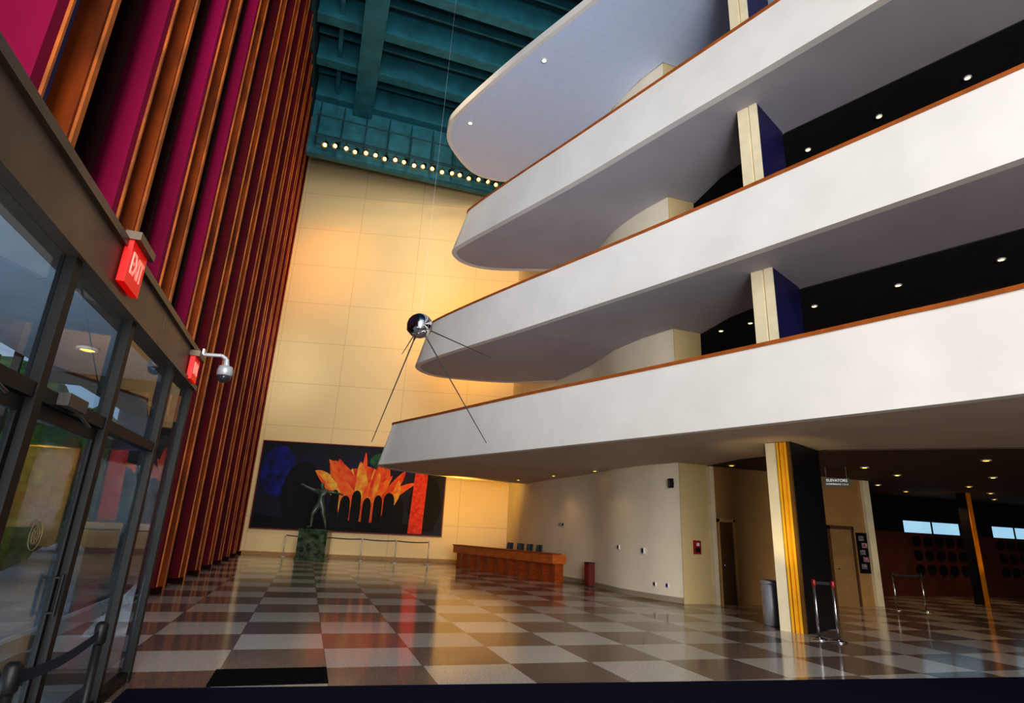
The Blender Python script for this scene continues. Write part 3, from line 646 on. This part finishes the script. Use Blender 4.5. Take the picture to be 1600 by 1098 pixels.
# ---------------------------------------------------------------- satellite model
sc=Vector((1.80,12.4,5.94))
r=empty('satellite_model',sc); tag(r,'polished metal sphere satellite model with four long antennas','satellite model')
bm=bmesh.new(); bmesh.ops.create_uvsphere(bm,u_segments=48,v_segments=24,radius=0.29); me=bpy.data.meshes.new('sphere'); bm.to_mesh(me); bm.free()
for p in me.polygons: p.use_smooth=True
me.materials.append(M_mirror); o=bpy.data.objects.new('sphere',me); link(o,r)
ends=[Vector((1.14,13.55,3.40)),Vector((3.47,12.2,3.42)),Vector((3.86,13.7,5.84)),Vector((1.76,14.8,5.93))]
ax=Vector((0,0,0))
for e in ends: ax+=(e-sc).normalized()
ax.normalize()
g=G(); e_=ax.orthogonal().normalized(); f_=ax.cross(e_)
for a in range(36):
    t0=a/36*2*math.pi; t2_=(a+1)/36*2*math.pi
    g.tube((e_*math.cos(t0)+f_*math.sin(t0))*0.292,(e_*math.cos(t2_)+f_*math.sin(t2_))*0.292,0.01,0.01,6,False)
    g.tube((e_*math.cos(t0)+f_*math.sin(t0))*0.285+ax*0.03,(e_*math.cos(t0)+f_*math.sin(t0))*0.3+ax*0.03,0.008,0.008,6)
g.out('joint_band',M_steel,r)
M_ant=mat('antenna_metal',(84,82,80),0.4,0.7)
for e in ends:
    dv=(e-sc); dn=dv.normalized()
    G().tube(dn*0.24,dn*0.36,0.035,0.02,12).tube(dn*0.36,dv,0.016,0.009,8).out('antenna',M_ant,r)
G().tube((0,0,0.28),(0.25,0.3,H-sc.z-0.01),0.0018,0.0018,5).out('suspension_wire',M_steelr,r)

# ---------------------------------------------------------------- outside
o=bx('ground',-60,-3.5,-30,80,-0.3,-0.05,M_plaza); struct(o)
tb=None
def tree():
    r=empty('tree'); G().tube((0,0,0),(0.1,0,2.2),0.16,0.1,10).tube((0.05,0,1.8),(0.7,0.2,3.2),0.07,0.04,8).tube((0.05,0,1.8),(-0.6,-0.2,3.1),0.07,0.04,8).out('trunk',M_bark,r)
    bm=bmesh.new()
    for i in range(26):
        c=Vector((random.gauss(0,0.8),random.gauss(0,0.8),3.0+random.gauss(0,0.8)))
        res=bmesh.ops.create_icosphere(bm,subdivisions=2,radius=random.uniform(0.5,0.9),matrix=Matrix.Translation(c))
        for v in res['verts']: v.co+=Vector((random.uniform(-1,1),random.uniform(-1,1),random.uniform(-1,1)))*0.09
    me=bpy.data.meshes.new('foliage'); bm.to_mesh(me); bm.free(); me.materials.append(M_leaf); link(bpy.data.objects.new('foliage',me),r); return r
for i,(x,y) in enumerate([(-7.5,17),(-9,23.5),(-9.5,30),(-13.5,36),(-16,26),(-8,10),(-14,18)]):
    if tb is None: tb=tree(); q=tb
    else: q=clone(tb)
    q.location=(x,y,-0.05); q.rotation_euler=(0,0,i*1.3); tag(q,'leafy green tree on the plaza outside the glass','tree','trees on the plaza')

# ---------------------------------------------------------------- lights
w=bpy.data.worlds.new('World'); S.world=w; w.use_nodes=True
bg=w.node_tree.nodes['Background']; bg.inputs[0].default_value=(0.76,0.85,1.0,1); bg.inputs[1].default_value=0.75
def area(name,loc,target,sx,sy,power,col):
    l=bpy.data.lights.new(name,'AREA'); l.shape='RECTANGLE'; l.size=sx; l.size_y=sy; l.energy=power; l.color=col
    o=bpy.data.objects.new(name,l); COL.objects.link(o); o.location=loc
    o.rotation_euler=(Vector(target)-Vector(loc)).to_track_quat('-Z','Y').to_euler(); return o
def spot(name,loc,target,power,col,ang,blend=0.8,rad=0.3):
    l=bpy.data.lights.new(name,'SPOT'); l.energy=power; l.color=col; l.spot_size=math.radians(ang); l.spot_blend=blend; l.shadow_soft_size=rad
    o=bpy.data.objects.new(name,l); COL.objects.link(o); o.location=loc
    o.rotation_euler=(Vector(target)-Vector(loc)).to_track_quat('-Z','Y').to_euler(); return o
area('daylight_entrance',(0,-18,10),(4,20,9),11,18,7000,(1.0,0.98,0.96))
spot('bounce_fill',(-0.8,-5,1.2),(3.4,19,14.5),13000,(0.76,0.86,1.0),50,1.0,2.5)  # added spot imitating floor bounce on the slab tips and undersides
area('side_wall_fill',(0,-9,2.2),(9,20,1.6),5,2.5,700,(1.0,0.95,0.86))  # added low fill to brighten the cream side wall
area('vestibule_fill',(-2.2,3.5,0.3),(-2.2,4.0,3),0.8,3,50,(0.88,0.95,1.0))  # added upward fill near the floor, brightens the vestibule ceiling
spot('wall_spot_orange',(1.2,20,22),(-1.2,31.2,15.2),4300,(1.0,0.36,0.03),28,1.0,1.2)
spot('wall_wash',(3,15,22.5),(4.0,29.8,13),4300,(1.0,0.8,0.52),80,1.0,1.5)
spot('wall_wash_yellow',(6.5,24.8,11.0),(7.0,29.3,12),1100,(1.0,0.5,0.04),120,1.0,1.0)
spot('wall_wash_low',(5.5,23.5,2.8),(7.2,29.3,4.6),800,(1.0,0.56,0.07),100,0.9,0.5)
spot('window_edge_light',(-0.5,18,9),(-2.6,31,9),1700,(1,0.98,0.94),28,1.0,1.0)
for x,y,p in ((8.3,20.2,14),(8.2,16.5,10),(14,11,60),(18,13,70),(21,15,60),(13,9.0,30),(24,15,60)):
    spot('lobby_downlight',(x,y,3.55),(x,y,0),p*1.3,(1.0,0.62,0.28),120,0.8,0.06)
for z in (Z1+3.7,Z2+4.2):
    for x,y in ((14.5,8),(13,14)):
        spot('gallery_fill',(x,y,z),(x+2,y+4,z-3.5),70,(1.0,0.75,0.5),140,0.8,0.1)  # added fill aimed at the dark gallery back wall
spot('column_uplight',(8.35,9.2,0.3),(9.15,9.9,2.6),70,(1.0,0.8,0.3),50,0.8,0.05)
spot('column_uplight',(21.0,13.4,0.3),(21.5,14.4,2.0),60,(1.0,0.6,0.15),60,0.8,0.05)

# ---------------------------------------------------------------- camera
f=903.
u=Vector((141,2900,-903)).normalized()
d=Vector((-320,-265.6,-903)); d=(d-u*d.dot(u)).normalized()
X=d.cross(u)
cam=bpy.data.cameras.new('camera'); cam.sensor_width=36; cam.lens=36*f/1600; cam.clip_end=300; cam.clip_start=0.05
co=bpy.data.objects.new('camera',cam); COL.objects.link(co)
R=Matrix((tuple(X),tuple(d),tuple(u))).to_4x4()
co.matrix_world=Matrix.Translation((0,0,1.6))@R
S.camera=co
